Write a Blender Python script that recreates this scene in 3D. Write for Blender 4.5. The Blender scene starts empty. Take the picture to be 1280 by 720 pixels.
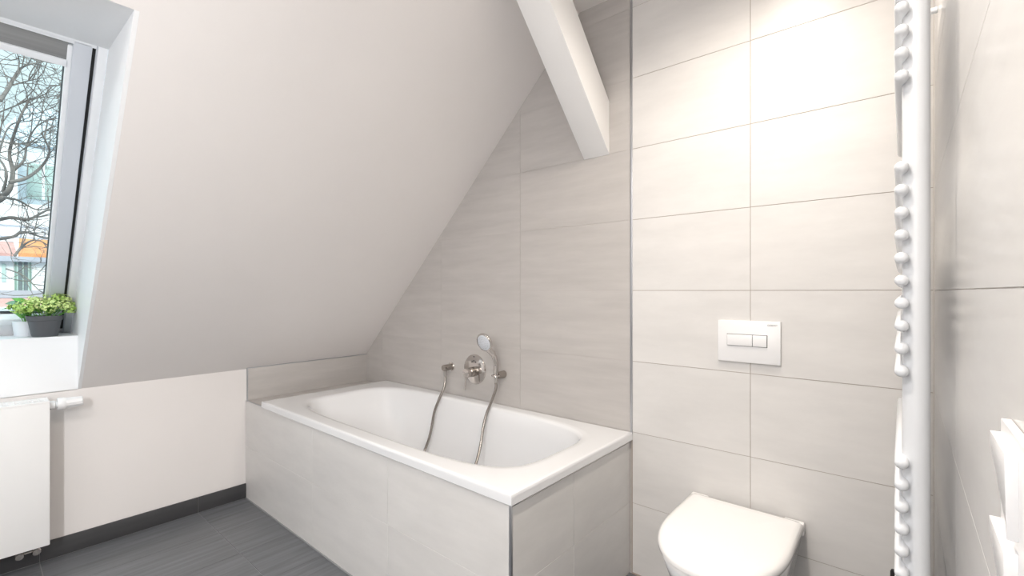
import bpy, bmesh, math, random
from mathutils import Vector, Matrix, Quaternion
random.seed(7)
S = bpy.context.scene
COL = S.collection

# ------------------------------------------------------------ camera
cd = bpy.data.cameras.new('camera'); cam = bpy.data.objects.new('camera', cd); COL.objects.link(cam)
cam.location = (0, 0, 1.197); cam.rotation_euler = (math.radians(90), 0, math.radians(40.3))
cd.sensor_width = 36; cd.lens = 577/1280*36; cd.shift_y = 4/1280; cd.clip_start = .01
S.camera = cam
# ------------------------------------------------------------ sky and exposure
W = bpy.data.worlds.new('sky'); S.world = W; W.use_nodes = True
wn = W.node_tree.nodes; wl = W.node_tree.links
bg = wn['Background']; tc = wn.new('ShaderNodeTexCoord'); sx = wn.new('ShaderNodeSeparateXYZ'); rp = wn.new('ShaderNodeValToRGB')
wl.new(tc.outputs['Generated'], sx.inputs[0]); wl.new(sx.outputs['Z'], rp.inputs[0]); wl.new(rp.outputs[0], bg.inputs[0])
# overcast sky: a third as bright at the horizon as overhead
rp.color_ramp.elements[0].position = 0.0; rp.color_ramp.elements[0].color = (.275, .325, .34, 1)
rp.color_ramp.elements[1].position = 1.0; rp.color_ramp.elements[1].color = (.74, .92, 1.0, 1)
bg.inputs[1].default_value = 1.85
sd = bpy.data.lights.new('hazy_sun', 'SUN'); sd.energy = 2.5; sd.angle = math.radians(25); sd.color = (1, .97, .93)
sun = bpy.data.objects.new('hazy_sun', sd); COL.objects.link(sun); sun.rotation_euler = Vector((-.80, .25, -.50)).to_track_quat('-Z', 'Y').to_euler()
S.view_settings.view_transform = 'Standard'; S.view_settings.look = 'None'
S.view_settings.exposure = 0.27; S.view_settings.gamma = 1.0

DOWN = [(-.35, 1.24), (-.40, .30), (-.42, -1.25)]      # ceiling spotlights (x, y): first inferred from its glint on the tiles, others added
DOWN_POWER = [46, 40, 12]; DOWN_COL = (1.0, .905, .795)
CEIL_FILL = (-.55, -.70); CEIL_FILL_POWER = 16; CEIL_FILL_COL = (1.0, .985, .975)  # unseen ceiling lamp, added to brighten the room (x, y)
WALL_FILL = (-.85, 1.50); WALL_FILL_POWER = 22; WALL_FILL_COL = (.955, .98, 1.0)   # unseen wall lamp, added to light the roof slope (y, z)

# ------------------------------------------------------------ dimensions
XL = -2.91; XR = .069; YB = 1.824; YF = -1.6; ZC = 2.48
KH = .745; K = .979                                     # knee wall height, slope of the roof
def zs(x, off=0): return KH + K*(x - XL) + off
XC = XL + (ZC - KH)/K
ANG = math.atan(K); UX = Vector((math.cos(ANG), 0, math.sin(ANG))); NO = Vector((-math.sin(ANG), 0, math.cos(ANG)))
TR = -.881                                              # x of the metal profile / tub end

# ------------------------------------------------------------ materials
def lin(c): return tuple(((v/255)/12.92 if v/255 <= .04045 else ((v/255+.055)/1.055)**2.4) for v in c)
def mat(name, rgb, rough=.5, metal=0, var=0, scale=(3, 3, 3), bump=0, bscale=None, spec=.5, coat=0, rnd=0, sss=0, detail=5):
    m = bpy.data.materials.new(name); m.use_nodes = True
    n = m.node_tree.nodes; l = m.node_tree.links; b = n['Principled BSDF']
    col = lin(rgb) + (1,)
    b.inputs['Base Color'].default_value = col; b.inputs['Roughness'].default_value = rough
    b.inputs['Metallic'].default_value = metal; b.inputs['Specular IOR Level'].default_value = spec
    b.inputs['Coat Weight'].default_value = coat
    t = n.new('ShaderNodeTexCoord'); mp = n.new('ShaderNodeMapping'); mp.inputs['Scale'].default_value = scale
    src = t.outputs['Object']
    if rnd:
        oi = n.new('ShaderNodeObjectInfo'); ad = n.new('ShaderNodeVectorMath'); ad.operation = 'MULTIPLY_ADD'
        cb = n.new('ShaderNodeCombineXYZ')
        for k in range(3): l.new(oi.outputs['Random'], cb.inputs[k])
        ad.inputs[1].default_value = (17, 9, 23); l.new(cb.outputs[0], ad.inputs[0]); l.new(src, ad.inputs[2]); src = ad.outputs[0]
    l.new(src, mp.inputs[0])
    nz = n.new('ShaderNodeTexNoise'); nz.inputs['Scale'].default_value = 1; nz.inputs['Detail'].default_value = detail
    nz.inputs['Roughness'].default_value = .62; l.new(mp.outputs[0], nz.inputs['Vector'])
    if var:
        mx = n.new('ShaderNodeMix'); mx.data_type = 'RGBA'
        mx.inputs[6].default_value = tuple(max(0, c*(1-var)) for c in col[:3]) + (1,)
        mx.inputs[7].default_value = tuple(min(1, c*(1+var)) for c in col[:3]) + (1,)
        rr = n.new('ShaderNodeMapRange'); rr.inputs[1].default_value = .3; rr.inputs[2].default_value = .7
        l.new(nz.outputs[0], rr.inputs[0]); l.new(rr.outputs[0], mx.inputs[0]); l.new(mx.outputs[2], b.inputs['Base Color'])
    if bump:
        n2 = nz
        if bscale:
            n2 = n.new('ShaderNodeTexNoise'); n2.inputs['Scale'].default_value = bscale; n2.inputs['Detail'].default_value = 3
            l.new(t.outputs['Object'], n2.inputs['Vector'])
        bp = n.new('ShaderNodeBump'); bp.inputs['Strength'].default_value = bump; bp.inputs['Distance'].default_value = .002
        l.new(n2.outputs[0], bp.inputs['Height']); l.new(bp.outputs[0], b.inputs['Normal'])
    return m
M = {}
M['paint'] = mat('white_wall_paint', (232, 228, 226), .75, var=.015, scale=(2, 2, 2), bump=.10, bscale=260)
M['reveal'] = mat('white_lining_board', (240, 241, 243), .45, var=.01)
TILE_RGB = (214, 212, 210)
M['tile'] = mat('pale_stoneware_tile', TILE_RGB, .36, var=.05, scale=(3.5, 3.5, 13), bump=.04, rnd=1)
M['tile_end'] = mat('pale_stoneware_tile_end', TILE_RGB, .36, var=.05, scale=(3.5, 3.5, 13), bump=.04, rnd=1)
M['tile_right'] = mat('satin_stoneware_tile', TILE_RGB, .22, var=.04, scale=(2.2, 2.2, 12), rnd=1)
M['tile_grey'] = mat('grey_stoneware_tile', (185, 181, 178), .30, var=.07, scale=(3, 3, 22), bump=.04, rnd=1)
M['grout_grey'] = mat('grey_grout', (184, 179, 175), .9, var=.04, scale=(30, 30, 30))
M['petal_green'] = mat('green_petal', (176, 206, 112), .6, var=.16, scale=(45, 45, 45))
M['grout_dark'] = mat('grey_brown_grout', (158, 146, 136), .9, var=.05, scale=(30, 30, 30))
M['grout_light'] = mat('light_grout', (205, 200, 196), .9, var=.04, scale=(30, 30, 30))
M['floor_tile'] = mat('dark_slate_tile', (102, 104, 108), .34, var=.26, scale=(48, 2.2, 5), bump=.12, rnd=1)
M['floor_grout'] = mat('floor_grout', (150, 151, 152), .9, var=.05, scale=(30, 30, 30))
M['skirt'] = mat('dark_skirting_tile', (66, 66, 68), .4, var=.12, scale=(4, 1.5, 18), bump=.08, rnd=1)
M['enamel'] = mat('white_enamel', (230, 231, 233), .12, coat=.6, var=.004)
M['ceramic'] = mat('white_ceramic', (243, 244, 246), .10, coat=.5, var=.004)
M['lid'] = mat('white_lid_plastic', (246, 245, 244), .16, var=.004)
M['plastic'] = mat('white_plastic', (234, 234, 235), .3, var=.006)
M['radiator'] = mat('white_radiator_lacquer', (238, 238, 238), .3, var=.006)
M['rail'] = mat('white_towel_rail_lacquer', (226, 229, 233), .2, var=.006)
M['chrome'] = mat('chrome', (205, 200, 196), .08, metal=1, var=.01)
M['steel'] = mat('brushed_steel', (168, 162, 156), .26, metal=1, var=.05, scale=(4, 4, 60))
M['alu'] = mat('aluminium_profile', (186, 188, 192), .28, metal=1, var=.03, scale=(30, 30, 1))
M['dark'] = mat('black_rubber', (18, 18, 20), .6, var=.05)
M['gap'] = mat('dark_gap', (60, 60, 62), .8, var=.05)
M['silicone'] = mat('grey_silicone', (150, 150, 150), .5, var=.03)
M['sash'] = mat('white_window_lacquer', (238, 240, 243), .35, var=.008)
M['sash_grey'] = mat('pale_grey_window_frame', (205, 209, 216), .4, var=.015)
M['blind'] = mat('grey_blind_fabric', (140, 140, 140), .8, var=.12, scale=(2, 2, 160))
M['beam'] = mat('white_beam_paint', (240, 239, 238), .6, var=.012, bump=.06, bscale=120)
M['pot_grey'] = mat('charcoal_pot', (84, 86, 90), .5, var=.05)
M['pot_white'] = mat('white_pot', (222, 226, 232), .35, var=.02)
M['soil'] = mat('soil', (60, 46, 36), .95, var=.3, scale=(60, 60, 60))
M['leaf'] = mat('green_leaf', (100, 164, 62), .5, var=.25, scale=(30, 30, 30))
M['leaf_blue'] = mat('blue_green_leaf', (122, 160, 132), .5, var=.2, scale=(30, 30, 30))
M['petal'] = mat('pale_green_petal', (206, 224, 146), .6, var=.16, scale=(45, 45, 45))
M['print'] = mat('grey_print', (150, 150, 152), .6, var=.02)
M['bark'] = mat('grey_brown_bark', (130, 123, 119), .9, var=.2, scale=(9, 9, 9))
M['facade'] = mat('white_facade', (244, 243, 244), .9, var=.02)
M['facade_blue'] = mat('pale_blue_facade', (220, 228, 234), .8, var=.05, scale=(.5, .5, .5))
M['roof_blue'] = mat('pale_blue_metal_roof', (200, 214, 224), .5, var=.05, scale=(.6, 6, .6))
M['roof_orange'] = mat('orange_roof_tile', (224, 150, 98), .85, var=.15, scale=(3, 8, 3))
M['roof_pink'] = mat('weathered_red_roof_tile', (206, 158, 150), .85, var=.15, scale=(3, 8, 3))
M['ledge'] = mat('grey_stone_ledge', (176, 178, 188), .85, var=.08)
M['win_green'] = mat('green_window_wood', (128, 152, 142), .6, var=.06)
M['win_pane'] = mat('pale_green_pane', (184, 204, 198), .25, var=.06)
M['mullion'] = mat('grey_mullion', (108, 116, 120), .6, var=.05)
def glass_mat():
    m = bpy.data.materials.new('window_glass'); m.use_nodes = True; n = m.node_tree.nodes; l = m.node_tree.links
    n.remove(n['Principled BSDF']); tr = n.new('ShaderNodeBsdfTransparent'); gl = n.new('ShaderNodeBsdfGlossy'); mx = n.new('ShaderNodeMixShader')
    lw = n.new('ShaderNodeLayerWeight'); lw.inputs[0].default_value = .5     # Schlick reflection, the same from both sides
    pw = n.new('ShaderNodeMath'); pw.operation = 'POWER'; pw.inputs[1].default_value = 5; l.new(lw.outputs['Facing'], pw.inputs[0])
    fr = n.new('ShaderNodeMath'); fr.operation = 'MULTIPLY_ADD'; fr.inputs[1].default_value = .9; fr.inputs[2].default_value = .03; l.new(pw.outputs[0], fr.inputs[0])
    gl.inputs['Roughness'].default_value = .0
    tr.inputs[0].default_value = (.95, .985, .98, 1)
    l.new(fr.outputs[0], mx.inputs[0]); l.new(tr.outputs[0], mx.inputs[1]); l.new(gl.outputs[0], mx.inputs[2]); l.new(mx.outputs[0], n['Material Output'].inputs[0])
    return m
M['glass'] = glass_mat()
def emit(name, rgb, st):
    m = bpy.data.materials.new(name); m.use_nodes = True; b = m.node_tree.nodes['Principled BSDF']
    b.inputs['Emission Color'].default_value = rgb + (1,); b.inputs['Emission Strength'].default_value = st; return m

# ------------------------------------------------------------ builders
def obj(name, bm, m, parent=None, smooth=None):
    me = bpy.data.meshes.new(name); bmesh.ops.recalc_face_normals(bm, faces=bm.faces[:]); bm.to_mesh(me); bm.free()
    for q in (m if isinstance(m, (list, tuple)) else [m]): me.materials.append(M[q] if isinstance(q, str) else q)
    o = bpy.data.objects.new(name, me); COL.objects.link(o)
    if smooth is not None:
        for p in me.polygons: p.use_smooth = True
        if smooth < 180: me.set_sharp_from_angle(angle=math.radians(smooth))
    if parent: par(o, parent)
    return o
def par(o, p):
    o.parent = p; w = Matrix.Translation(p.location) if p.parent is None else Matrix.Translation(p.parent.location if p.type != 'EMPTY' and p.parent else p.location)
    if p.parent is not None: w = p.parent.matrix_basis @ p.matrix_parent_inverse @ p.matrix_basis
    o.matrix_parent_inverse = w.inverted()
def tag(o, label=None, cat=None, group=None, kind=None):
    if label: o['label'] = label
    if cat: o['category'] = cat
    if group: o['group'] = group
    if kind: o['kind'] = kind
    return o
def thing(name, label, cat, loc, group=None):
    o = bpy.data.objects.new(name, None); COL.objects.link(o); o.location = loc; o.empty_display_size = .05
    return tag(o, label, cat, group)
def add_box(bm, x0, x1, y0, y1, z0, z1, bev=0, seg=2):
    b2 = bmesh.new(); bmesh.ops.create_cube(b2, size=1)
    for v in b2.verts: v.co = Vector(((x0+x1)/2 + v.co.x*(x1-x0), (y0+y1)/2 + v.co.y*(y1-y0), (z0+z1)/2 + v.co.z*(z1-z0)))
    if bev: bmesh.ops.bevel(b2, geom=b2.edges[:] , offset=bev, segments=seg, profile=.5, affect='EDGES')
    merge(bm, b2)
def merge(bm, b2):
    mp = {v: bm.verts.new(v.co) for v in b2.verts}
    for f in b2.faces:
        try: bm.faces.new([mp[v] for v in f.verts])
        except ValueError: pass
    b2.free()
def box(name, x0, x1, y0, y1, z0, z1, m, parent=None, bev=0, seg=2):
    bm = bmesh.new(); add_box(bm, x0, x1, y0, y1, z0, z1, bev, seg)
    return obj(name, bm, m, parent, 40 if bev else None)
def add_prism(bm, pts, vec):
    vec = Vector(vec); a = [bm.verts.new(p) for p in pts]; b = [bm.verts.new(Vector(p) + vec) for p in pts]; n = len(pts)
    bm.faces.new(a); bm.faces.new(b[::-1])
    for i in range(n): bm.faces.new((a[i], b[i], b[(i+1) % n], a[(i+1) % n]))
def prism(name, pts, vec, m, parent=None, bev=0):
    bm = bmesh.new(); add_prism(bm, pts, vec)
    if bev: bmesh.ops.bevel(bm, geom=bm.edges[:], offset=bev, segments=2, profile=.5, affect='EDGES')
    return obj(name, bm, m, parent, 40 if bev else None)
def add_tube(bm, pts, rad, seg=12, caps=True):
    pts = [Vector(p) for p in pts]; n = len(pts)
    rad = rad if isinstance(rad, (list, tuple)) else [rad]*n
    t0 = (pts[1]-pts[0]).normalized(); up = Vector((0, 0, 1)) if abs(t0.z) < .9 else Vector((1, 0, 0))
    u = t0.cross(up).normalized(); rings = []
    for i, p in enumerate(pts):
        t = (pts[min(i+1, n-1)] - pts[max(i-1, 0)]).normalized()
        u = (u - t*u.dot(t)).normalized(); w = t.cross(u)
        rings.append([bm.verts.new(p + (u*math.cos(2*math.pi*k/seg) + w*math.sin(2*math.pi*k/seg))*rad[i]) for k in range(seg)])
    for a, b in zip(rings, rings[1:]):
        for k in range(seg): bm.faces.new((a[k], a[(k+1) % seg], b[(k+1) % seg], b[k]))
    if caps: bm.faces.new(rings[0]); bm.faces.new(rings[-1])
def tube(name, pts, rad, m, parent=None, seg=12, sm=50):
    bm = bmesh.new(); add_tube(bm, pts, rad, seg); return obj(name, bm, m, parent, sm)
def add_lathe(bm, prof, o, ax, seg=32):
    o = Vector(o); ax = Vector(ax).normalized(); pts = []; rad = []
    up = Vector((0, 0, 1)) if abs(ax.z) < .9 else Vector((1, 0, 0)); u = ax.cross(up).normalized(); w = ax.cross(u); rings = []
    for r, h in prof:
        rings.append([bm.verts.new(o + ax*h + (u*math.cos(2*math.pi*k/seg) + w*math.sin(2*math.pi*k/seg))*max(r, 1e-5)) for k in range(seg)])
    for a, b in zip(rings, rings[1:]):
        for k in range(seg): bm.faces.new((a[k], a[(k+1) % seg], b[(k+1) % seg], b[k]))
    bm.faces.new(rings[0]); bm.faces.new(rings[-1])
def lathe(name, prof, o, ax, m, parent=None, seg=32, sm=40):
    bm = bmesh.new(); add_lathe(bm, prof, o, ax, seg); return obj(name, bm, m, parent, sm)
def smooth_path(ps, n=8):
    ps = [Vector(p) for p in ps]; q = [2*ps[0]-ps[1]] + ps + [2*ps[-1]-ps[-2]]; out = []
    for i in range(1, len(q)-2):
        for k in range(n):
            t = k/n; a, b, c, d = q[i-1:i+3]
            out.append(.5*((2*b) + (c-a)*t + (2*a-5*b+4*c-d)*t*t + (3*b-a-3*c+d)*t**3))
    out.append(ps[-1]); return out
def text_mesh(name, s, size, m, parent, mw, depth=.0004):
    c = bpy.data.curves.new(name, 'FONT'); c.body = s; c.size = size; c.extrude = depth; c.align_x = 'CENTER'; c.align_y = 'CENTER'
    t = bpy.data.objects.new(name, c); me = bpy.data.meshes.new_from_object(t)
    bm = bmesh.new(); bm.from_mesh(me); bm.transform(mw); bpy.data.objects.remove(t); return obj(name, bm, m, parent)
def clip(poly, a, b, c):                               # keep a*x + b*y <= c  (2D)
    out = []
    for i, p in enumerate(poly):
        q = poly[(i+1) % len(poly)]; dp = a*p[0]+b*p[1]-c; dq = a*q[0]+b*q[1]-c
        if dp <= 0: out.append(p)
        if dp*dq < 0: t = dp/(dp-dq); out.append((p[0]+(q[0]-p[0])*t, p[1]+(q[1]-p[1])*t))
    return out

# ------------------------------------------------------------ structure
floor = tag(box('floor', XL-.1, XR+.1, YF-.1, YB+.1, -.08, -.002, 'floor_grout'), kind='structure')
G = .0016
xs = [XL + .3*i for i in range(0, 11)]
ys = [.805 + .6*j for j in range(-5, 3)]
for i in range(len(xs)-1):
    for j in range(len(ys)-1):
        x0, x1, y0, y1 = xs[i], min(xs[i+1], XR), max(ys[j], YF), min(ys[j+1], YB)
        if y1-y0 < .02 or x1-x0 < .02: continue
        if x1 > -2.85 and x0 > -2.85 and x1 < TR and y0 > 1.05: continue      # under the tub surround
        box('tile', x0+.0006, x1-.0006, y0+G, y1-G, -.01, 0, 'floor_tile', floor)

ceiling = bmesh.new()
add_box(ceiling, XC-.05, XR+.1, YF-.1, YB+.1, ZC, ZC+.08)
def slope_piece(bm, x0, x1, ya0, yb0, ya1, yb1):      # y range at x0 and at x1
    add_prism(bm, [(x0, ya0, zs(x0)), (x0, yb0, zs(x0)), (x1, yb1, zs(x1)), (x1, ya1, zs(x1))], NO*.06)
WX = -1.643                                            # upper edge of the window opening in the slope
OR0, OR1, OL = .329, .302, -.47                        # opening right edge (bottom, top), left edge
slope_piece(ceiling, XL, WX, OR0+.012, YB+.05, OR1+.012, YB+.05)
slope_piece(ceiling, WX, XC, YF-.05, YB+.05, YF-.05, YB+.05)
slope_piece(ceiling, XL, WX, YF-.05, OL-.012, YF-.05, OL-.012)
tag(obj('ceiling', ceiling, 'paint'), kind='structure')

wl_ = bmesh.new(); add_box(wl_, XL-.12, XL, YF-.1, YB+.1, -.05, KH)
wall_left = tag(obj('wall_left', wl_, 'paint'), kind='structure')
# tiled strip on the left wall beside the tub
for (a, b) in ((1.05, YB),):
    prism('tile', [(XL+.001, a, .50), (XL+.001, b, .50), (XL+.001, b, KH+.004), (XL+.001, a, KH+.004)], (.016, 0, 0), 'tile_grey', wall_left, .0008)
tag(prism('trim_4', [(XL+.001, 1.047, .50), (XL+.001, 1.050, .50), (XL+.001, 1.050, KH+.004), (XL+.001, YB, KH+.004), (XL+.001, YB, KH+.008), (XL+.001, 1.047, KH+.008)], (.0165, 0, 0), 'alu'), kind='structure')
# back wall (toilet side) and tub side
wall_back = tag(box('wall_back', TR, XR+.1, YB+.0016, YB+.12, -.05, ZC+.05, 'grout_dark'), kind='structure')
prof2 = [(XL-.1, -.05), (TR, -.05), (TR, ZC+.05), (XC, ZC+.05), (XL-.1, zs(XL-.1)+.05)]
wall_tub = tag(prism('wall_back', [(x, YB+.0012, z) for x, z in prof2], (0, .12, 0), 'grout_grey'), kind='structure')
g = .0010
for k in range(9):
    z0, z1 = .3*k, min(.3*k+.3, ZC)
    for x0, x1 in ((TR+.004, -.4206), (-.4206, XR)):
        box('tile', x0+g, x1-g, YB, YB+.008, z0+g, z1-g, 'tile', wall_back)
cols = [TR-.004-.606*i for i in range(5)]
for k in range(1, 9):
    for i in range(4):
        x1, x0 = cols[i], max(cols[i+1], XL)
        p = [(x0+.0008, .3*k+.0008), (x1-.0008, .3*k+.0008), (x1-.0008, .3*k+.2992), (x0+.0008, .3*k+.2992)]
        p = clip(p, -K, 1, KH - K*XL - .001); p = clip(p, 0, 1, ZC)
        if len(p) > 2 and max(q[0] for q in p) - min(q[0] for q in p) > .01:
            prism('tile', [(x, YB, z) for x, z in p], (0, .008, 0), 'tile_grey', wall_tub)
wall_right = tag(box('wall_right', XR+.0012, XR+.12, YF-.1, YB+.1, -.05, ZC+.05, 'grout_light'), kind='structure')
yr = [YB, 1.10, .50, -.10, -.70, -1.30, YF]
for k in range(9):
    for i in range(len(yr)-1):
        box('tile', XR, XR+.008, yr[i+1]+.0007, yr[i]-.0007, .3*k+.0007, min(.3*k+.3, ZC)-.0007, 'tile_right', wall_right)
tag(box('wall_front', XL-.1, XR+.1, YF-.12, YF, -.05, ZC+.05, 'paint'), kind='structure')
# skirting tiles along the left wall
bb = tag(box('baseboard_left', XL, XL+.006, YF, 1.052, 0, .083, 'floor_grout'), kind='structure')
for a, b in ((YF, -.995), (-.995, -.395), (-.395, .205), (.205, .805), (.805, 1.052)):
    box('tile', XL+.001, XL+.010, a+.001, b-.001, .003, .085, 'skirt', bb, .0008)
# metal edge profile on the tiled wall
tr = bmesh.new(); add_box(tr, TR-.005, TR+.005, YB-.004, YB+.002, .59, ZC, .0012)
tag(obj('trim_1', tr, 'alu', None, 40), kind='structure')
# silicone joints
tag(box('trim_2', TR+.004, XR-.002, YB-.003, YB+.001, 0, .006, 'grout_dark'), kind='structure')
tag(box('trim_3', XR-.003, XR+.001, YB-.003, YB+.001, .006, ZC-.002, 'grout_light'), kind='structure')

# ------------------------------------------------------------ roof window
OFF = .50
def wp(t, y, d=0):                                     # point in the window plane: t up the slope, d outwards
    b = Vector((-3.17, 0, zs(-3.17, OFF))); p = b + UX*t + NO*d; return Vector((p.x, y, p.z))
TL = (-2.103+3.17)/math.cos(ANG)                       # window length along the slope
RY0, RY1, LY = .333, .316, -.462                       # right edge at bottom / top, left edge
win = thing('window_1', None, None, (-2.9, 0, .992)); win['kind'] = 'structure'
def wquad(name, t0, t1, ya0, yb0, ya1, yb1, d0, d1, m, bev=.002):
    return prism(name, [wp(t0, ya0, d0), wp(t0, yb0, d0), wp(t1, yb1, d0), wp(t1, ya1, d0)], NO*(d1-d0), m, win, bev)
def yr_(t, off): return RY0 + (RY1-RY0)*t/TL - off
def vert(name, ta, tb, o0, o1, d0, d1, m, bev=.002):   # a bar along the right jamb between offsets o0 > o1
    return wquad(name, ta, tb, yr_(ta, o0), yr_(ta, o1), yr_(tb, o0), yr_(tb, o1), d0, d1, m, bev)
# lining boards
A0 = Vector((XL, OR0, .992)); A1 = Vector((WX, OR1, zs(WX))); B1 = wp(TL, RY1); B0 = wp(0, RY0)
B0.z = .992; A0b = Vector((XL, OR0, KH))
prism('lining', [A0b, A1, B1, B0, A0], (0, .0118, 0), 'reveal', win)
prism('lining', [(XL, OL, KH), (WX, OL, zs(WX)), (B1.x, LY, B1.z), (B0.x, LY, .992), (XL, OL, .992)], (0, -.0118, 0), 'reveal', win)
prism('lining', [(WX, OL, zs(WX)), (WX, OR1, zs(WX)), (B1.x, RY1, B1.z), (B1.x, LY, B1.z)], (0, 0, .03), 'reveal', win)
prism('apron_panel', [(XL, OL, KH-.002), (XL, OR0, KH-.002), (XL, OR0, .985), (XL, OL, .985)], (-.05, 0, 0), 'reveal', win)
prism('window_sill', [(XL+.002, OL, .992), (XL+.002, OR0, .992), (B0.x-.05, RY0, .992), (B0.x-.05, LY, .992)], (0, 0, -.012), 'reveal', win)
# fixed frame
vert('frame_jamb', -.02, TL, .026, 0, 0, .10, 'sash')
wquad('frame_jamb', -.02, TL, LY, LY+.026, LY, LY+.026, 0, .10, 'sash')
vert('gasket', .03, TL-.002, .040, .031, .004, .09, 'dark', 0)
vert('frame_bead', -.02, TL, .032, .026, .006, .10, 'sash_grey', .001)
wquad('frame_sill', -.02, .060, LY+.02, yr_(0, .02), LY+.02, yr_(0, .02), .012, .10, 'sash', .002)
wquad('gasket', .060, .066, LY+.03, yr_(0, .03), LY+.03, yr_(0, .03), .012, .09, 'dark', 0)
wquad('frame_head', TL-.012, TL+.02, LY+.02, yr_(TL, .03), LY+.02, yr_(TL, .03), .0, .10, 'sash', .002)
# sash
vert('sash_stile', .066, TL-.004, .088, .040, 0, .08, 'sash_grey', .003)
vert('sash_bead', .090, TL-.030, .102, .086, .012, .07, 'sash', .003)
vert('glass_gasket', .105, TL-.10, .1035, .101, .028, .06, 'dark', 0)
wquad('sash_stile', .066, TL-.004, LY+.036, LY+.085, LY+.036, LY+.085, 0, .08, 'sash_grey', .003)
wquad('sash_bead', .09, TL-.03, LY+.083, LY+.098, LY+.083, LY+.098, .012, .07, 'sash', .003)
wquad('sash_rail', .068, .112, LY+.08, yr_(0, .082), LY+.08, yr_(0, .082), 0, .08, 'sash', .004)
wquad('glass_gasket', .112, .116, LY+.09, yr_(0, .10), LY+.09, yr_(0, .10), .036, .05, 'dark', 0)
wquad('sash_rail', TL-.018, TL-.004, LY+.08, yr_(TL, .082), LY+.08, yr_(TL, .082), .0, .08, 'sash', .003)
wquad('blind_roll', TL-.086, TL-.018, LY+.098, yr_(TL, .098), LY+.098, yr_(TL, .098), .012, .03, 'blind', .002)
wquad('blind_bar', TL-.108, TL-.084, LY+.098, yr_(TL, .098), LY+.098, yr_(TL, .098), .004, .03, 'sash', .003)
wquad('pane', .10, TL-.02, LY+.09, yr_(0, .095), LY+.09, yr_(TL, .095), .040, .044, 'glass', 0)

# ------------------------------------------------------------ roof beam
bm = bmesh.new(); tb = math.tan(math.radians(45.8)); y0 = .95
add_prism(bm, [(-1.115, YB, 1.797), (-1.115, YB, 2.031), (-1.115, y0, 2.031+(YB-y0)*tb), (-1.115, y0, 1.797+(YB-y0)*tb)], (.130, 0, 0))
bmesh.ops.bevel(bm, geom=bm.edges[:], offset=.0025, segments=2, profile=.5, affect='EDGES')
b2 = bmesh.new(); merge(b2, bm)
res = bmesh.ops.bisect_plane(b2, geom=b2.verts[:]+b2.edges[:]+b2.faces[:], plane_co=(0, 0, ZC-.001), plane_no=(0, 0, 1), clear_outer=True)
bmesh.ops.holes_fill(b2, edges=[e for e in b2.edges if len(e.link_faces) == 1])
tag(obj('roof_beam', b2, 'beam', None, 35), 'white painted diagonal roof beam running from the ceiling into the tiled wall above the bathtub', 'beam')

# ------------------------------------------------------------ tub surround
TX0, TX1, TY0, TY1, TZ = -2.655, -.876, 1.030, YB-.001, .600
AY = TY0+.012; AX = TX1-.012                            # faces of the tiled apron
AT = TZ-.034
sur = thing('bath_surround', 'pale tiled box surround carrying the white bathtub, with a metal corner edge', 'tub surround', ((XL+TX1)/2, (AY+YB)/2, 0))
sb = bmesh.new()
add_box(sb, XL+.018, AX-.008, AY+.0012, AY+.05, 0, AT-.003); add_box(sb, AX-.05, AX-.0012, AY+.05, YB-.002, 0, AT-.003)
obj('surround_core', sb, 'grout_light', sur)
ax_ = [XL+.0005, -2.11, -1.510, AX-.007]
for i in range(3):
    for z0, z1 in ((.004, .300), (.300, AT)):
        box('tile', ax_[i]+.0006, ax_[i+1]-.0006, AY, AY+.008, z0+.0006, z1-.0006, 'tile', sur, .0005, 1)
ay_ = [AY+.007, 1.385, YB-.0015]
for i in range(2):
    for z0, z1 in ((.004, .300), (.300, AT-.011)):
        box('tile', AX-.008, AX, ay_[i]+.0007, ay_[i+1]-.0007, z0+.0008, z1-.0008, 'tile_end', sur, .0005, 1)
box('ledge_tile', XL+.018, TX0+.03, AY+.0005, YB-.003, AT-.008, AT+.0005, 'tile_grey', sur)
tag(box('corner_trim', AX-.0065, AX+.0015, AY-.0015, AY+.0065, .004, AT, 'alu', sur, .001), 'metal corner edge')
box('ledge_trim', XL+.018, TX0+.02, AY-.001, AY+.004, AT-.004, AT+.002, 'alu', sur, .001)
tag(box('shadow_gap', AX-.012, AX-.002, AY+.007, YB-.002, AT-.011, TZ-.028, 'silicone', sur), 'grey silicone joint')
box('shadow_gap', TX0+.02, AX-.005, AY+.002, AY+.012, AT, TZ-.028, 'silicone', sur)
box('floor_joint', XL+.012, AX, AY-.004, AY+.002, 0, .006, 'floor_grout', sur)

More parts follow.
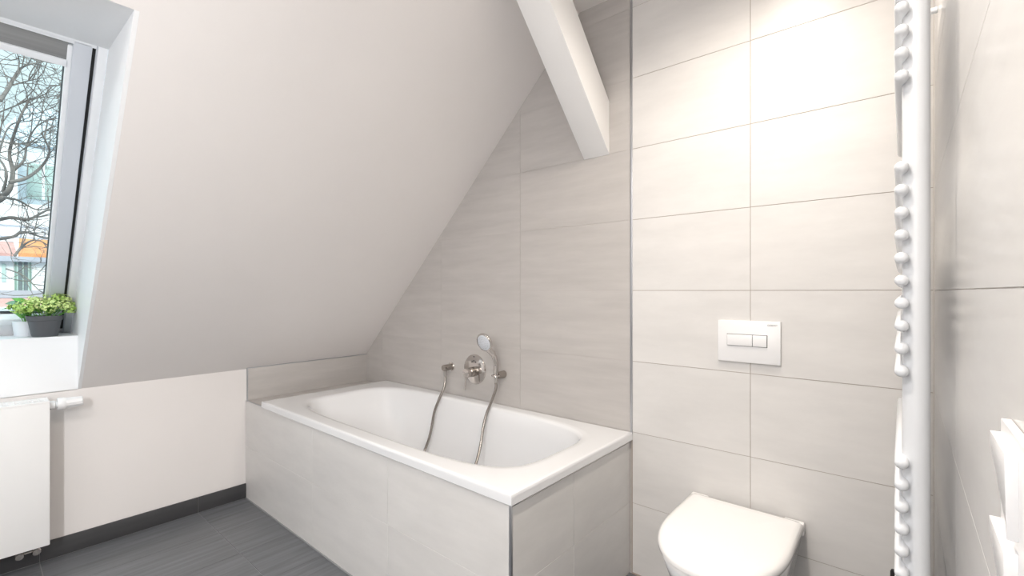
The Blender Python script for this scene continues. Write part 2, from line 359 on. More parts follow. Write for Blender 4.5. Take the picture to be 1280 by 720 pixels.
# ------------------------------------------------------------ bathtub
tub = thing('bathtub', 'glossy white rectangular bathtub with a wide flat rim, set in the tiled surround', 'bathtub', ((TX0+TX1)/2, (TY0+TY1)/2, .1))
NN = 96
def loop_rect(x0, x1, y0, y1, z, r, flat=.0):
    """rounded rectangle loop sampled by angle; r = corner exponent"""
    cx, cy, a, b = (x0+x1)/2, (y0+y1)/2, (x1-x0)/2, (y1-y0)/2; out = []
    for k in range(NN):
        th = 2*math.pi*(k+.5)/NN; c, s = math.cos(th), math.sin(th)
        out.append(Vector((cx + a*math.copysign(abs(c)**(2/r), c), cy + b*math.copysign(abs(s)**(2/r), s), z)))
    return out
def outer_rect(x0, x1, y0, y1, z, ref):
    cx, cy = (ref[0]+ref[1])/2, (ref[2]+ref[3])/2; a, b = (ref[1]-ref[0])/2, (ref[3]-ref[2])/2; out = []
    for k in range(NN):
        th = 2*math.pi*(k+.5)/NN; c, s = math.cos(th), math.sin(th); m = max(abs(c), abs(s)); u, v = c/m, s/m
        out.append(Vector(((x0+x1)/2 + u*(x1-x0)/2, (y0+y1)/2 + v*(y1-y0)/2, z)))
    # snap the nearest sample to each corner
    for cxx in (x0, x1):
        for cyy in (y0, y1):
            q = Vector((cxx, cyy, z)); i = min(range(NN), key=lambda i: (out[i]-q).length); out[i] = q
    return out
OP = (-2.505, -.985, 1.108, 1.752)
loops = []
R = (TX0, TX1, TY0, TY1)
def rin(e, z): return outer_rect(TX0+e, TX1-e, TY0+e, TY1-e, z, OP)
loops += [rin(.030, TZ-.036), rin(.003, TZ-.036), rin(0, TZ-.033), rin(0, TZ-.028), rin(0, TZ-.011), rin(0, TZ-.006), rin(.0018, TZ-.0018), rin(.006, TZ), rin(.012, TZ)]
def op(ex0, ex1, ey, z, r): return loop_rect(OP[0]+ex0, OP[1]-ex1, OP[2]+ey, OP[3]-ey, z, r)
loops += [op(-.03, -.03, -.02, TZ-.0005, 4.6), op(-.006, -.006, -.006, TZ-.0015, 4.4), op(.004, .003, .003, TZ-.006, 4.3), op(.011, .007, .007, TZ-.016, 4.2),
          op(.045, .018, .016, TZ-.09, 4.1), op(.14, .04, .032, TZ-.22, 4.0), op(.25, .07, .052, TZ-.33, 4.0), op(.31, .10, .08, TZ-.385, 3.8),
          op(.38, .16, .13, TZ-.41, 3.6), op(.55, .35, .24, TZ-.418, 3.2)]
bm = bmesh.new(); rings = [[bm.verts.new(p) for p in L] for L in loops]
for a, b in zip(rings, rings[1:]):
    for k in range(NN): bm.faces.new((a[k], a[(k+1) % NN], b[(k+1) % NN], b[k]))
bm.faces.new(rings[-1])
shell = obj('tub_shell', bm, 'enamel', tub, 42)
lathe('drain', [(.0, .004), (.026, .004), (.03, .001), (.03, -.002)], (-1.72, 1.43, TZ-.418), (0, 0, 1), 'chrome', tub)

# ------------------------------------------------------------ bath fittings
ox, oz = -2.008, .757
o = thing('wall_outlet', 'chrome wall elbow above the bathtub feeding the shower hose, left of the round mixer', 'wall outlet', (ox, YB, oz))
lathe('flange', [(.001, .006), (.024, .006), (.026, .004), (.026, 0)], (ox, YB, oz), (0, -1, 0), 'chrome', o)
lathe('elbow', [(.018, 0), (.018, .055), (.0165, .058), (.0, .058)], (ox, YB-.006, oz), (0, -1, 0), 'steel', o)
lathe('hose_nut', [(.0105, 0), (.0105, .026), (.009, .034), (.0, .034)], (ox, YB-.050, oz-.014), (0, 0, -1), 'chrome', o)
mx_, mz = -1.815, .764
o = thing('bath_mixer', 'round chrome concealed bath mixer plate on the tiled wall, between wall outlet and hand shower', 'mixer', (mx_, YB, mz))
lathe('cover_plate', [(.0, .010), (.070, .010), (.080, .0075), (.083, .003), (.083, 0)], (mx_, YB, mz), (0, -1, 0), 'chrome', o, 48)
lathe('cartridge_sleeve', [(.027, 0), (.027, .028), (.025, .031), (0, .031)], (mx_, YB-.010, mz-.012), (0, -1, 0), 'steel', o)
lathe('control_knob', [(.024, 0), (.0255, .003), (.0255, .030), (.023, .036), (0, .037)], (mx_, YB-.041, mz-.012), (0, -1, 0), 'chrome', o)
tube('lever', [(mx_-.003, YB-.066, mz-.034), (mx_-.005, YB-.070, mz-.075), (mx_-.006, YB-.074, mz-.108)], [.006, .005, .0035], 'chrome', o)
bm = bmesh.new()
for k, (dx, dz, w) in enumerate(((-.014, .043, .006), (0, .046, .012), (.014, .043, .006))):
    add_box(bm, mx_+dx-w/2, mx_+dx+w/2, YB-.0112, YB-.0098, mz+dz-.004, mz+dz+.004, .0004, 1)
add_box(bm, mx_-.022, mx_+.022, YB-.0112, YB-.0098, mz+.036, mz+.038, 0)
add_box(bm, mx_-.005, mx_+.005, YB-.0112, YB-.0098, mz+.068, mz+.072, 0)
tag(obj('printed_symbols', bm, 'gap', o), 'small dark symbols above the knob')
hx, hz = -1.600, .762
o = thing('shower_holder', 'short chrome wall holder carrying the hand shower', 'shower holder', (hx, YB, hz))
lathe('holder_post', [(.017, 0), (.019, .002), (.017, .05), (.0155, .054), (0, .054)], (hx, YB, hz), (0, -1, 0), 'steel', o)
bm = bmesh.new(); ring = [(hx + .017*math.cos(a), YB-.066 + .017*math.sin(a), hz) for a in [math.radians(300*k/16+120) for k in range(17)]]
add_tube(bm, ring, .0065, 8); obj('holder_clip', bm, 'chrome', o, 60)
o = thing('hand_shower', 'chrome hand shower with round pale spray face, its hose hanging into the tub', 'hand shower', (hx, YB-.066, hz))
c = Vector((hx, YB-.066, hz))
hp = smooth_path([c+Vector((0, 0, -.035)), c+Vector((0, 0, .0)), c+Vector((.0, .002, .06)), c+Vector((-.004, -.014, .110)), c+Vector((-.012, -.044, .142))], 6)
hr = [.0095+.004*min(1, i/8) + (.003 if i > 18 else 0) for i in range(len(hp))]
tube('handle', hp, hr, 'chrome', o, 16, 60)
hd = c + Vector((-.020, -.062, .176)); nrm = Vector((.02, -.95, -.30)).normalized()
lathe('shower_head', [(.0, -.018), (.03, -.016), (.046, -.006), (.050, .003), (.047, .008), (.0, .008)], hd, nrm, 'chrome', o, 36, 60)
tag(lathe('spray_face', [(.0, .011), (.036, .0105), (.043, .007), (.043, .004)], hd, nrm, 'sash_grey', o, 36, 60), 'pale round spray face')
bm = bmesh.new(); u = nrm.cross(Vector((0, 0, 1))).normalized(); w = nrm.cross(u)
for r_, n_ in ((.010, 6), (.020, 12), (.030, 18)):
    for k in range(n_):
        a = 2*math.pi*k/n_; p = hd + nrm*.0105 + (u*math.cos(a)+w*math.sin(a))*r_; add_tube(bm, [p, p+nrm*.0018], .0014, 6)
tag(obj('nozzles', bm, 'print', o), kind='stuff')
# one hose: from the hand shower down into the tub and back up to the wall outlet
hose = smooth_path([c+Vector((0, 0, -.034)), (-1.599, 1.757, .695), (-1.618, 1.742, .624), (-1.636, 1.727, .566), (-1.634, 1.700, .500), (-1.618, 1.66, .411), (-1.60, 1.60, .331),
                    (-1.62, 1.52, .235), (-1.70, 1.46, .197), (-1.85, 1.46, .195), (-1.98, 1.55, .215), (-2.045, 1.645, .285), (-2.039, 1.678, .359), (-2.036, 1.700, .436), (-2.033, 1.715, .511),
                    (-2.016, 1.733, .578), (-2.000, 1.756, .640), (-2.004, 1.770, .680), Vector((ox, YB-.050, oz-.045))], 8)
tube('hose', hose, .0075, 'steel', o, 10, 80)

# ------------------------------------------------------------ flush plate
o = thing('flush_plate', 'white rectangular flush plate with two buttons on the tiled wall above the toilet', 'flush plate', (-.426, YB, 1.017))
px0, px1, pz0, pz1 = -.529, -.323, .940, 1.091
box('plate', px0, px1, YB-.012, YB-.0005, pz0, pz1, 'plastic', o, .002)
bx0, bx1, bz0, bz1 = -.495, -.365, 1.000, 1.040
tag(box('button_recess', bx0-.0015, bx1+.0015, YB-.0126, YB-.011, bz0-.0015, bz1+.0015, 'gap', o), 'dark gap around the buttons')
sp = bx0 + (bx1-bx0)*.65
box('flush_button', bx0, sp-.0008, YB-.0175, YB-.011, bz0, bz1, 'plastic', o, .0012)
box('flush_button', sp+.0008, bx1, YB-.0175, YB-.011, bz0, bz1, 'plastic', o, .0012)
text_mesh('lettering', 'GEBERIT', .0085, 'print', o, Matrix.Translation((-.348, YB-.0122, 1.077)) @ Matrix.Rotation(math.radians(90), 4, 'X'))

# ------------------------------------------------------------ toilet
tx = -.437
o = thing('toilet', 'white wall-hung toilet with closed rounded lid below the flush plate', 'toilet', (tx, YB, .07))
def dloop(bm, w, yb, yf, z, n=40, sq=2.3):
    """D outline: straight back at yb, straight sides, rounded front at yf"""
    ym = yb - (yb-yf)*.44; pts = []
    pts += [(tx+w/2-.010, yb), (tx+w/2, yb-.010)]
    for k in range(n+1):
        a = math.pi*k/n; cc, ss = math.cos(a), math.sin(a)
        pts.append((tx + w/2*math.copysign(abs(cc)**(2/sq), cc), ym - (ym-yf)*abs(ss)**(2/sq)))
    pts += [(tx-w/2, yb-.010), (tx-w/2+.010, yb)]
    return [bm.verts.new((x, y, z)) for x, y in pts]
def loft(name, spec, m, parent, sm=50):
    bm = bmesh.new(); rs = [dloop(bm, *s) for s in spec]; n = len(rs[0])
    for a, b in zip(rs, rs[1:]):
        for k in range(n): bm.faces.new((a[k], a[(k+1) % n], b[(k+1) % n], b[k]))
    bm.faces.new(rs[0]); bm.faces.new(rs[-1]); return obj(name, bm, m, parent, sm)
yb, yf = YB-.022, 1.306
loft('lid', [(.360, yb-.003, yf+.006, .399), (.370, yb, yf, .402), (.372, yb, yf, .412), (.368, yb, yf+.002, .420), (.356, yb-.006, yf+.010, .4265), (.330, yb-.02, yf+.025, .430), (.25, yb-.05, yf+.07, .4325), (.10, yb-.15, yf+.18, .434)], 'lid', o, 60)
loft('seat', [(.345, yb-.01, yf+.012, .3815), (.352, yb-.008, yf+.008, .384), (.352, yb-.008, yf+.008, .395), (.345, yb-.01, yf+.012, .3985)], 'lid', o)
loft('bowl', [(.17, YB-.001, 1.60, .075), (.215, YB-.001, 1.53, .085), (.255, YB-.001, 1.47, .13), (.290, YB-.001, 1.41, .20), (.322, YB-.001, 1.37, .28), (.344, YB-.001, 1.333, .345), (.350, YB-.001, 1.321, .375), (.346, YB-.001, 1.325, .3805)], 'ceramic', o, 60)
for s in (-1, 1):
    box('hinge', tx+s*.155-.030, tx+s*.155+.030, YB-.030, YB-.006, .381, .4225, 'lid', o, .004)

# ------------------------------------------------------------ panel radiator below the window
rx0, rx1, ry0, ry1, rz0, rz1 = -2.868, -2.760, -.62, .226, .121, .732
o = thing('panel_radiator', 'white flat panel radiator on the wall under the roof window', 'radiator', ((rx0+rx1)/2, -.2, rz0))
box('front_panel', rx1-.045, rx1, ry0, ry1, rz0, rz1-.006, 'radiator', o, .004)
box('back_panel', rx0, rx0+.04, ry0+.004, ry1-.004, rz0+.005, rz1-.010, 'radiator', o, .003)
box('side_cover', rx0, rx1-.002, ry1-.012, ry1-.001, rz0+.01, rz1-.003, 'radiator', o, .002)
box('side_cover', rx0, rx1-.002, ry0+.001, ry0+.012, rz0+.01, rz1-.003, 'radiator', o, .002)
bm = bmesh.new()
add_box(bm, rx0, rx0+.02, ry0, ry1, rz1-.012, rz1, .002); add_box(bm, rx1-.022, rx1, ry0, ry1, rz1-.012, rz1, .003)
y = ry0+.002
while y < ry1: add_box(bm, rx0+.015, rx1-.015, y, y+.006, rz1-.010, rz1-.002); y += .018
add_box(bm, rx0+.045, rx0+.055, ry0, ry1, rz1-.010, rz1-.001)
obj('top_grille', bm, 'radiator', o, 40)
box('wall_bracket', XL+.0005, rx0+.004, -.1, -.06, .20, .66, 'radiator', o)
box('wall_bracket', XL+.0005, rx0+.004, -.42, -.38, .20, .66, 'radiator', o)
vx, vz = -2.815, .703
o2 = thing('thermostat_valve', 'white thermostat knob sticking out of the radiator beside the wall', 'thermostat', (vx, ry1, vz))
lathe('valve_collar', [(.016, 0), (.019, .002), (.019, .018), (.013, .022), (.013, .028)], (vx, ry1+.0005, vz), (0, 1, 0), 'plastic', o2)
tag(lathe('valve_nut', [(.0, .0), (.0165, 0), (.0165, .005), (.0, .005)], (vx, ry1+.001, vz-.004), (0, 1, 0), 'chrome', o2), 'chrome nut')
lathe('dial_ring', [(.0, 0), (.024, 0), (.0265, .003), (.0265, .022), (.0235, .028), (0, .028)], (vx, ry1+.026, vz+.001), (0, 1, 0), 'plastic', o2)
bm = bmesh.new(); seg = 40; prof = [(.0225, 0), (.0215, .03), (.021, .055), (.018, .059), (.0005, .060)]
add_lathe(bm, prof, (vx, ry1+.050, vz+.002), (0, 1, 0), seg)
for v in bm.verts:
    d = v.co - Vector((vx, v.co.y, vz+.002)); a = math.atan2(d.z, d.x)
    if d.length > .015: v.co = Vector((vx, v.co.y, vz+.002)) + d*(1+.035*math.copysign(1, math.sin(a*10)))
obj('grip', bm, 'plastic', o2, 30)
o = thing('radiator_connector', 'small chrome twin pipe connector under the radiator near the skirting', 'pipe connector', (-2.82, .165, .086))
for yy in (.140, .190):
    lathe('valve_cap', [(.0, 0), (.013, 0), (.0145, .002), (.0145, .016), (.012, .019), (0, .019)], (-2.826, yy, .088), (1, 0, 0), 'chrome', o, 20)
    lathe('riser', [(.009, 0), (.009, .034)], (-2.832, yy, .088), (0, 0, 1), 'chrome', o, 16)
box('link_bar', -2.832, -2.822, .14, .19, .086, .092, 'chrome', o, .002)
for yy in (.140, .190): tube('wall_pipe', [(-2.832, yy, .088), (XL+.011, yy, .088)], .008, 'chrome', o)

# ------------------------------------------------------------ towel radiator on the right wall
RXC, RY_N, RY_F = -.0025, 1.072, 1.70
tw = thing('towel_radiator', 'tall white tubular towel radiator on the right wall, seen end-on with round rail ends', 'towel radiator', (.02, 1.4, .22))
def zrow(y): return 1.197 - (y-364)*.833/577
rows = [97-28.2*k for k in range(10)] + [210+28.15*k for k in range(10)] + [577+27.3*k for k in range(11)]
r_ = .0103; seg = 14; base = None
for yy in rows:
    z = zrow(yy)
    if base is None:
        pr = [(.0005, 0), (r_*.45, .0007), (r_*.8, .0028), (r_, .0075), (r_, RY_F-RY_N-.0075), (r_*.8, RY_F-RY_N-.0028), (.0005, RY_F-RY_N)]
        base = lathe('rail', pr, (RXC, RY_N, 0), (0, 1, 0), 'rail', None, 20, 60); q = base
    else: q = base.copy(); COL.objects.link(q)
    q.location = (0, 0, z); q.parent = tw; q.matrix_parent_inverse = Matrix.Translation(tw.location).inverted()
for yy in (1.11, 1.655):
    lathe('post', [(.0005, 0), (.016, .0005), (.0195, .004), (.0195, 1.766), (.016, 1.7695), (.0005, 1.77)], (.0175, yy, .22), (0, 0, 1), 'rail', tw, 32, 40)
for yy in (1.11, 1.655):
    for z in (.40, 1.94): tube('bracket', [(.030, yy, z), (XR-.0005, yy, z)], .008, 'rail', tw)
for yy in (1.11, 1.655): tube('valve', [(.0175, yy, .2205), (.0175, yy, .17)], .012, 'chrome', tw)

# ------------------------------------------------------------ wall hook, far right edge
o = thing('wall_hook', 'small white stepped hook bracket on the right tiled wall, nearest the viewer', 'hook', (XR, .5, 1.0))
box('back_plate', .0621, XR-.0004, .38, .56, .80, 1.091, 'plastic', o, .001)
for z, dx in ((1.081, 0), (1.010, -.0005)):
    bm = bmesh.new(); xw = .0622; xf = .0550+dx
    a = [(xf, .480, z), (xf, .553, z), (xw, .553, z), (xw, .480, z)]; m_ = [(xf, .480, z-.010), (xf, .548, z-.012), (xw, .548, z-.012), (xw, .480, z-.010)]
    b = [(xf+.001, .480, z-.062), (xf+.003, .500, z-.056), (xw, .500, z-.056), (xw, .480, z-.062)]
    rs = [[bm.verts.new(p) for p in L] for L in (a, m_, b)]
    for p, q in zip(rs, rs[1:]):
        for k in range(4): bm.faces.new((p[k], p[(k+1) % 4], q[(k+1) % 4], q[k]))
    bm.faces.new(rs[0]); bm.faces.new(rs[-1]); bmesh.ops.bevel(bm, geom=bm.edges[:], offset=.0006, segments=2, profile=.5, affect='EDGES')
    obj('hook', bm, 'plastic', o, 40)

# ------------------------------------------------------------ toilet brush (only its handle tip shows)
bxx, byy = -.022, 1.735
o = thing('toilet_brush', 'dark toilet brush handle standing behind the towel radiator by the tiled wall', 'toilet brush', (bxx, byy, 0))
lathe('holder', [(.0, 0), (.042, 0), (.045, .004), (.045, .14), (.042, .14), (.04, .01), (0, .01)], (bxx, byy, .0005), (0, 0, 1), 'steel', o)
lathe('handle', [(.004, 0), (.004, .30), (.0075, .31), (.0075, .365), (.005, .37), (0, .37)], (bxx, byy, .02), (0, 0, 1), 'dark', o, 16)
lathe('brush_head', [(.004, .0), (.03, .01), (.034, .04), (.03, .075), (.004, .085)], (bxx, byy, .02), (0, 0, 1), 'pot_white', o, 20)

# ------------------------------------------------------------ plants on the sill
def leaf_bm(bm, base, d, up, L, w, n=5, bend=.3):
    d = Vector(d).normalized(); up = (Vector(up) - d*Vector(up).dot(d)).normalized(); s = d.cross(up); rows = []
    for i in range(n+1):
        t = i/n; p = Vector(base) + d*L*t - up*L*bend*t*t; ww = w*.5*math.sin(math.pi*min(1, t*.93+.07))**.8
        rows.append([bm.verts.new(p - s*ww + up*ww*.25), bm.verts.new(p), bm.verts.new(p + s*ww + up*ww*.25)])
    for a, b in zip(rows, rows[1:]):
        for k in range(2): bm.faces.new((a[k], a[k+1], b[k+1], b[k]))
px, py, pz = -2.965, .226, .9925
o = thing('potted_hydrangea', 'charcoal grey pot with a pale green bushy flowering plant on the window sill', 'potted plant', (px, py, pz))
lathe('pot', [(.0, 0), (.041, 0), (.043, .003), (.055, .072), (.059, .074), (.063, .094), (.060, .094), (.056, .078), (0, .078)], (px, py, pz), (0, 0, 1), 'pot_grey', o, 40)
lathe('soil', [(.0, .001), (.0565, .001), (.0565, -.004)], (px, py, pz+.082), (0, 0, 1), 'soil', o, 24)
heads = [(-.012, -.055, .120, .034), (.020, -.020, .118, .036), (.024, .030, .116, .034), (.012, .068, .112, .030), (-.030, .022, .142, .036), (-.020, .070, .140, .028), (-.040, -.035, .135, .032), (.036, .004, .106, .028), (.030, -.058, .104, .026), (-.03, .100, .112, .024), (-.028, -.095, .110, .024), (.0, .045, .148, .026), (.022, .088, .098, .02), (-.005, -.078, .098, .022)]
for hx_, hy_, hz_, hr_ in heads:
    hz_ = .122 + (hz_-.1)*1.05; hx_ *= .95; hy_ *= .95
    bm = bmesh.new(); cc = Vector((px+hx_, py+hy_, pz+hz_))
    for k in range(70):
        v = Vector((random.gauss(0, 1), random.gauss(0, 1), random.gauss(.25, 1))).normalized(); p = cc + Vector((v.x, v.y, v.z*.75))*hr_*random.uniform(.55, 1.15)
        a = v.orthogonal().normalized(); b = v.cross(a); an = random.uniform(0, 6.28); a, b = a*math.cos(an)+b*math.sin(an), b*math.cos(an)-a*math.sin(an)
        for q in range(4):
            d = a*math.cos(q*math.pi/2)+b*math.sin(q*math.pi/2); e = a*math.cos(q*math.pi/2+.75)+b*math.sin(q*math.pi/2+.75); f_ = a*math.cos(q*math.pi/2-.75)+b*math.sin(q*math.pi/2-.75); s = .0046
            bm.faces.new([bm.verts.new(p), bm.verts.new(p+f_*s+v*.001), bm.verts.new(p+d*s*1.35+v*.0018), bm.verts.new(p+e*s+v*.001)])
    tube('stem', [(px+hx_*.3, py+hy_*.3, pz+.08), cc], .0016, 'leaf', o, 6)
    tag(obj('flower_head', bm, 'petal' if hr_ > .027 else 'petal_green', o), kind='stuff')
for k in range(34):
    a = 2*math.pi*k/34 + random.uniform(-.1, .1); r0 = random.uniform(.01, .05); bm = bmesh.new()
    leaf_bm(bm, (px+r0*math.cos(a), py+r0*math.sin(a), pz+random.uniform(.092, .145)), (math.cos(a), math.sin(a), random.uniform(.2, .8)), (0, 0, 1), random.uniform(.032, .05), random.uniform(.018, .026))
    obj('leaf', bm, 'leaf', o, 80)
qx, qy = -3.050, .168
o = thing('potted_plant', 'small white pot with broad green leaves on the sill, behind the charcoal pot', 'potted plant', (qx, qy, pz))
lathe('pot', [(.0, 0), (.032, 0), (.034, .003), (.040, .066), (.0385, .068), (.036, .06), (0, .06)], (qx, qy, pz), (0, 0, 1), 'pot_white', o, 32)
for d, up, L, w, m_, b0 in (((.30, -1, .30), (-.3, 0, 1), .075, .040, 'leaf', (.02, -.005, .125)), ((.5, -.8, .42), (.6, 0, .8), .062, .044, 'leaf_blue', (.02, -.002, .138)), ((.2, -.7, .62), (.6, 0, .8), .055, .034, 'leaf', (.01, .01, .145)), ((.3, -.5, .9), (0, 0, 1), .06, .035, 'leaf', (0, -.01, .08)), ((.6, .2, .8), (0, 0, 1), .05, .035, 'leaf', (.01, 0, .08)), ((.1, .9, .5), (0, 0, 1), .05, .03, 'leaf_blue', (0, .01, .08))):
    bm = bmesh.new(); b0 = Vector((qx, qy, pz)) + Vector(b0); leaf_bm(bm, b0, d, up, L, w, 6, .35); lf = obj('leaf', bm, m_, o, 80)
    st = tube('stem', [(qx, qy, pz+.055), b0], .0016, 'leaf', o, 6)

# ------------------------------------------------------------ outside: bare tree and houses beyond the window
GZ = -9.0
def P(pxl, pyl, X):                                    # photograph direction -> point at distance X beyond the window
    th = math.radians(40.3); u = (pxl-640)/577; v = (364-pyl)/577; s = X/(-math.sin(th)+math.cos(th)*u)
    return Vector((X, (math.cos(th)+math.sin(th)*u)*s, 1.197+v*s))
tree = thing('bare_tree', 'leafless tree with many twigs outside the roof window', 'tree', (-8.5, .2, GZ))
tube('trunk', smooth_path([(-8.5, .0, GZ), (-8.45, -.2, -6), (-8.35, -.5, -3), (-8.2, -.45, 0), P(-34, 330, -8.1), P(-20, 262, -8.1), P(2, 246, -8.0)], 4), [.24-.0082*i for i in range(25)], 'bark', tree, 12, 80)
boughs = [([(2, 246), (12, 236), (16, 214), (12, 190), (24, 150), (38, 122)], .060, -8.0, 'ab'), ([(12, 228), (34, 222), (52, 208), (62, 190), (56, 172), (60, 150)], .042, -7.9, ''),
          ([(0, 126), (12, 108), (22, 90), (32, 82), (50, 78)], .040, -7.6, ''), ([(22, 92), (24, 76), (20, 62)], .018, -7.6, ''),
          ([(16, 106), (40, 100), (58, 97), (82, 97)], .014, -7.7, ''), ([(-8, 276), (14, 272), (36, 274), (62, 262), (80, 268)], .05, -8.3, ''),
          ([(-10, 300), (16, 296), (30, 290), (60, 298), (78, 292)], .045, -8.5, ''), ([(16, 214), (30, 200), (34, 180), (46, 158), (70, 146)], .03, -8.2, ''),
          ([(2, 246), (22, 250), (46, 262), (70, 258)], .028, -7.8, ''), ([(-4, 200), (10, 160), (30, 152), (70, 150)], .02, -7.7, ''),
          ([(18, 320), (30, 306), (46, 300), (66, 310)], .03, -7.9, ''), ([(8, 336), (30, 345), (48, 362), (62, 372)], .018, -8.0, ''),
          ([(0, 176), (18, 180), (40, 176), (76, 160)], .018, -8.2, ''), ([(4, 240), (8, 215), (-4, 190), (2, 160)], .03, -7.9, ''), ([(0, 140), (30, 128), (50, 122), (76, 124)], .016, -7.8, '')]
tw_bm = [bmesh.new() for _ in range(4)]
def twig(bm, p, d, L, r, depth):
    n = 5; pts = [p]; dd = d.copy()
    for i in range(n):
        dd = (dd + Vector((random.gauss(0, .16), random.gauss(0, .24), random.gauss(.03, .22)))).normalized(); pts.append(pts[-1] + dd*L/n)
    add_tube(bm, pts, [r*(1-.75*i/n) for i in range(n+1)], 4, False)
    if depth > 0:
        for k in range(3 if depth > 1 else 2):
            i = random.randint(1, n); nd = (dd + Vector((random.gauss(0, .5), random.gauss(0, .8), random.gauss(.1, .7)))).normalized()
            twig(bm, pts[i], nd, L*random.uniform(.45, .75), r*.6, depth-1)
for bi, (pp, r0, X, _) in enumerate(boughs):
    pts = [P(a, b, X + random.uniform(-.12, .12) + .25*math.sin(i*1.7+bi)) for i, (a, b) in enumerate(pp)]; pts = smooth_path(pts, 5); n = len(pts)
    tube('bough', pts, [r0*.5*(1-.7*i/(n-1)) for i in range(n)], 'bark', tree, 8, 80)
    for k in range(8):
        i = random.randint(1, n-1); t = (pts[i]-pts[i-1]).normalized()
        d = (t + Vector((random.gauss(0, .4), random.gauss(0, .8), random.gauss(.1, .8)))).normalized(); twig(tw_bm[bi % 4], pts[i], d, random.uniform(.35, .9), .0062, 2)
for b in tw_bm: tag(obj('twigs', b, 'bark', tree), kind='stuff')

def house_box(name, root, X, y0, y1, z0, z1, depth, m): return box(name, X-depth, X, y0, y1, z0, z1, m, root)
# far block with a steep pale blue roof
X = -32.0; a = P(22, 178, X); b = P(38, 124, X); e = P(84, 132, X); base = P(14, 300, X)
o = thing('apartment_block', 'tall pale blue building with steep roof far beyond the tree', 'building', (X-4, a.y+4, GZ))
yL, yR = a.y-.6, a.y+9; zE = a.z
house_box('wall', o, X, yL, yR, GZ, zE, 9, 'facade_blue')
bm = bmesh.new(); up = [(X-1.2, b.y, b.z), (X-1.2, yR-.3, b.z-.3), (X-7.5, yR-.3, b.z-.3), (X-7.5, b.y, b.z)]; lo = [(X+.25, yL-.2, zE), (X+.25, yR+.2, zE), (X-9.2, yR+.2, zE), (X-9.2, yL-.2, zE)]
vs = [bm.verts.new(p) for p in lo+up]
for q in ((0, 1, 2, 3), (4, 5, 6, 7), (0, 1, 5, 4), (1, 2, 6, 5), (2, 3, 7, 6), (3, 0, 4, 7)): bm.faces.new([vs[i] for i in q])
obj('roof', bm, 'roof_blue', o)
for k in range(3):
    for r in range(3):
        z0 = zE-2.6-r*3.0; y0 = yL+.9+k*2.3; f_ = box('window', X-.05, X+.06, y0, y0+1.1, z0, z0+1.7, 'win_pane', o); 
        box('window_frame', X+.061, X+.11, y0+.5, y0+.6, z0, z0+1.7, 'facade', f_)
# lower white house on the left of the view
X = -28.4; a = P(-60, 190, X); b = P(22, 208, X); o = thing('white_house', 'white flat-fronted house behind the left part of the tree', 'building', (X-3, b.y-3, GZ))
house_box('wall', o, X, b.y-7, b.y, GZ, P(8, 172, X).z, 3, 'facade'); box('parapet', X-3.1, X+.15, b.y-7.1, b.y+.15, P(8, 172, X).z, P(8, 168, X).z, 'roof_blue', o)
for k in range(2):
    for r in range(3):
        y0 = b.y-1.4-k*2.2; z0 = P(8, 196, X).z-1-r*2.8; f_ = box('window', X-.05, X+.06, y0, y0+.9, z0, z0+1.6, 'win_pane', o); box('window_frame', X+.061, X+.1, y0+.4, y0+.5, z0, z0+1.6, 'facade', f_)
# white terrace wing with railing (band behind the orange roof)
X = -24.0; c0 = P(-40, 240, X); c1 = P(90, 240, X); o = thing('terrace_wing', 'white wing with a grey terrace railing behind the orange roofed house', 'building', (X-2, .5, GZ))
zt = P(40, 300, X).z; house_box('wall', o, X, c0.y, c1.y+2, GZ, zt, 4, 'facade'); 
box('upper_storey', X-4, X-1.2, c0.y, c1.y+2, zt, P(40, 250, X).z, 'facade', o)
box('railing_rail', X-.08, X-.02, c0.y, c1.y+2, zt+.42, zt+.50, 'ledge', o); box('railing_rail', X-.08, X-.02, c0.y, c1.y+2, zt+.05, zt+.10, 'ledge', o)
yy = c0.y
while yy < c1.y+2: box('railing_post', X-.075, X-.025, yy, yy+.05, zt, zt+.5, 'ledge', o); yy += .6
# house with the orange roof and the green window
X = -19.0; o = thing('orange_roof_house', 'white house with orange tiled roof and a green framed window beyond the glass', 'building', (X-3, 1.0, GZ))
hl, hr = P(-40, 330, X).y, P(90, 330, X).y+1.5; zE = P(45, 322, X).z; zT = P(45, 303, X).z
house_box('wall', o, X, hl, hr, GZ, zE, 4, 'facade')
gy = P(22, 322, X).y
prism('roof', [(X+.25, gy, zE), (X+.25, hr, zE), (X-1.4, hr, zT+.1), (X-1.4, gy+.1, zT+.1)], (0, 0, .1), 'roof_orange', o)
tag(prism('roof', [(X+.25, hl, zE), (X+.25, gy-.02, zE), (X-1.4, gy-.02, zT), (X-1.4, hl, zT)], (0, 0, .08), 'roof_pink', o), 'faded pink roof side')
box('eaves_board', X+.05, X+.26, hl, hr, zE-.14, zE, 'ledge', o)
w0, w1 = P(18, 345, X), P(39, 345, X); wz0, wz1 = P(28, 366, X).z, P(28, 325, X).z
f_ = box('window', X-.02, X+.05, w0.y, w1.y, wz0, wz1, 'win_green', o); wy = (w1.y-w0.y)/3
for k in range(3): box('pane', X+.051, X+.07, w0.y+wy*k+.04, w0.y+wy*(k+1)-.04, wz0+.05, wz1-.05, 'win_pane', f_)
for k in (1, 2): box('mullion', X+.051, X+.10, w0.y+wy*k-.035, w0.y+wy*k+.035, wz0-.03, wz1-.02, 'mullion', f_)
f2 = box('window', X-.02, X+.05, P(2, 345, X).y, P(7, 345, X).y, P(5, 352, X).z, P(5, 330, X).z, 'win_pane', o)
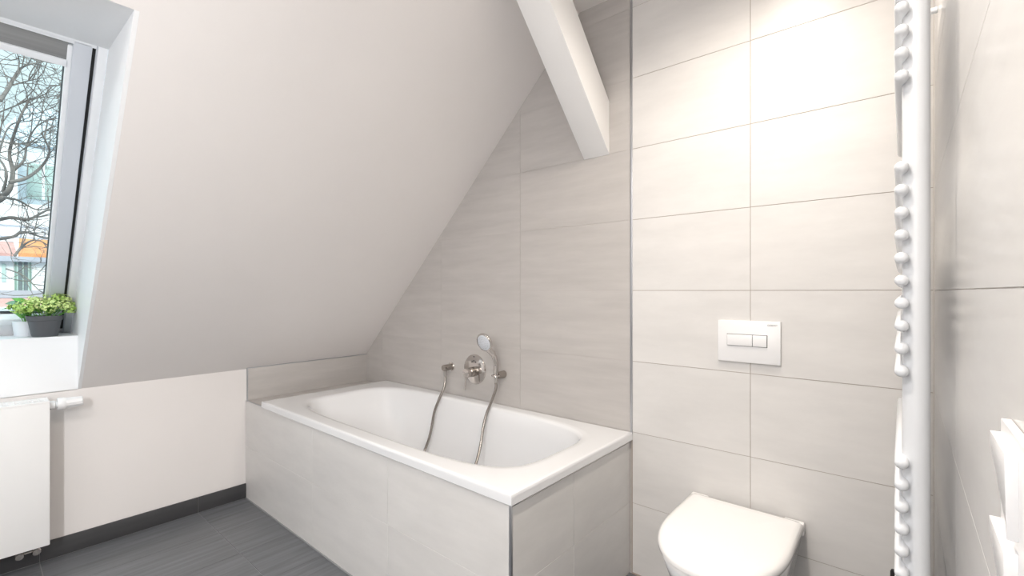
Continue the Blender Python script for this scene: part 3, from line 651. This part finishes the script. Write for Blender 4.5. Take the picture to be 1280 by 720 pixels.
# roof right below the window view
X = -15.0; o = thing('low_roof', 'weathered red tiled roof with a grey ledge, low outside the window', 'roof', (X, .5, GZ))
l0, l1 = P(-50, 370, X).y, P(90, 370, X).y+1.5; z0 = P(30, 371, X).z; z1 = P(30, 363, X).z
box('wall', X-1.0, X, l0, l1, GZ, z0-.02, 'facade', o); box('ledge', X-1.05, X+.1, l0, l1, z0-.02, z1, 'ledge', o)
prism('roof', [(X+.1, l0, z0-.03), (X+.1, l1, z0-.03), (X+3.2, l1, z0-2.0), (X+3.2, l0, z0-2.0)], (0, 0, -.1), 'roof_pink', o)
gr = bmesh.new(); add_box(gr, -60, -3.6, -40, 40, GZ-.2, GZ); tag(obj('ground', gr, 'ledge'), kind='structure')

# ------------------------------------------------------------ lamps out of view; all but the toilet spotlight are added for light
glow = emit('warm_lamp_glow', (1, .85, .68), 6); glow2 = emit('fill_lamp_glow', (1, .95, .9), 5)
for i, (x, y) in enumerate(DOWN):
    o = thing('ceiling_spotlight', ['round recessed ceiling spotlight above the toilet', 'added unseen ceiling spotlight in the middle of the room', 'added unseen ceiling spotlight near the front wall'][i], 'spotlight', (x, y, ZC), 'recessed ceiling spotlights')
    lathe('spot_ring', [(.036, .0), (.036, .006), (.046, .006), (.048, 0)], (x, y, ZC-.0005), (0, 0, -1), 'chrome', o)
    lathe('spot_lens', [(.0, .001), (.034, .001), (.034, 0)], (x, y, ZC-.0005), (0, 0, -1), glow, o)
    ld = bpy.data.lights.new('spot_light', 'SPOT'); ld.energy = DOWN_POWER[i]; ld.color = DOWN_COL; ld.spot_size = math.radians(156); ld.spot_blend = 1.0; ld.shadow_soft_size = .035
    l = bpy.data.objects.new('spot_light', ld); COL.objects.link(l); l.location = (x, y, ZC-.03); par(l, o)
lx, ly = CEIL_FILL
o = thing('added_ceiling_lamp', 'added unseen round ceiling fill lamp behind the camera', 'lamp', (lx, ly, ZC))
lathe('fill_lamp_base', [(.0, 0), (.24, 0), (.24, .02), (.0, .02)], (lx, ly, ZC-.0005), (0, 0, -1), 'plastic', o)
lathe('fill_lamp_shade', [(.0, .02), (.23, .02), (.235, .04), (.22, .07), (.15, .085), (0, .09)], (lx, ly, ZC-.0005), (0, 0, -1), glow2, o, 40)
ld = bpy.data.lights.new('ceiling_fill_light', 'AREA'); ld.shape = 'DISK'; ld.size = .46; ld.energy = CEIL_FILL_POWER; ld.color = CEIL_FILL_COL
l = bpy.data.objects.new('ceiling_fill_light', ld); COL.objects.link(l); l.location = (lx, ly, ZC-.10); par(l, o); l.location = (lx, ly, ZC-.10)

my, mz_ = WALL_FILL
o = thing('added_wall_lamp', 'added unseen tall fill lamp on the right wall behind the camera', 'lamp', (XR, my, mz_))
box('fill_lamp_base', XR-.03, XR-.0005, my-.02, my+.02, mz_-.32, mz_+.32, 'chrome', o, .003)
box('fill_lamp_shade', XR-.075, XR-.031, my-.03, my+.03, mz_-.34, mz_+.34, glow2, o, .008)
ld = bpy.data.lights.new('wall_fill_light', 'AREA'); ld.shape = 'RECTANGLE'; ld.size = .06; ld.size_y = .66; ld.energy = WALL_FILL_POWER; ld.color = WALL_FILL_COL
l = bpy.data.objects.new('wall_fill_light', ld); COL.objects.link(l); par(l, o); l.location = (XR-.08, my, mz_)
l.rotation_euler = Matrix(((0, 0, 1), (1, 0, 0), (0, 1, 0))).to_euler()    # local x = room y, local y = up, shines towards -x
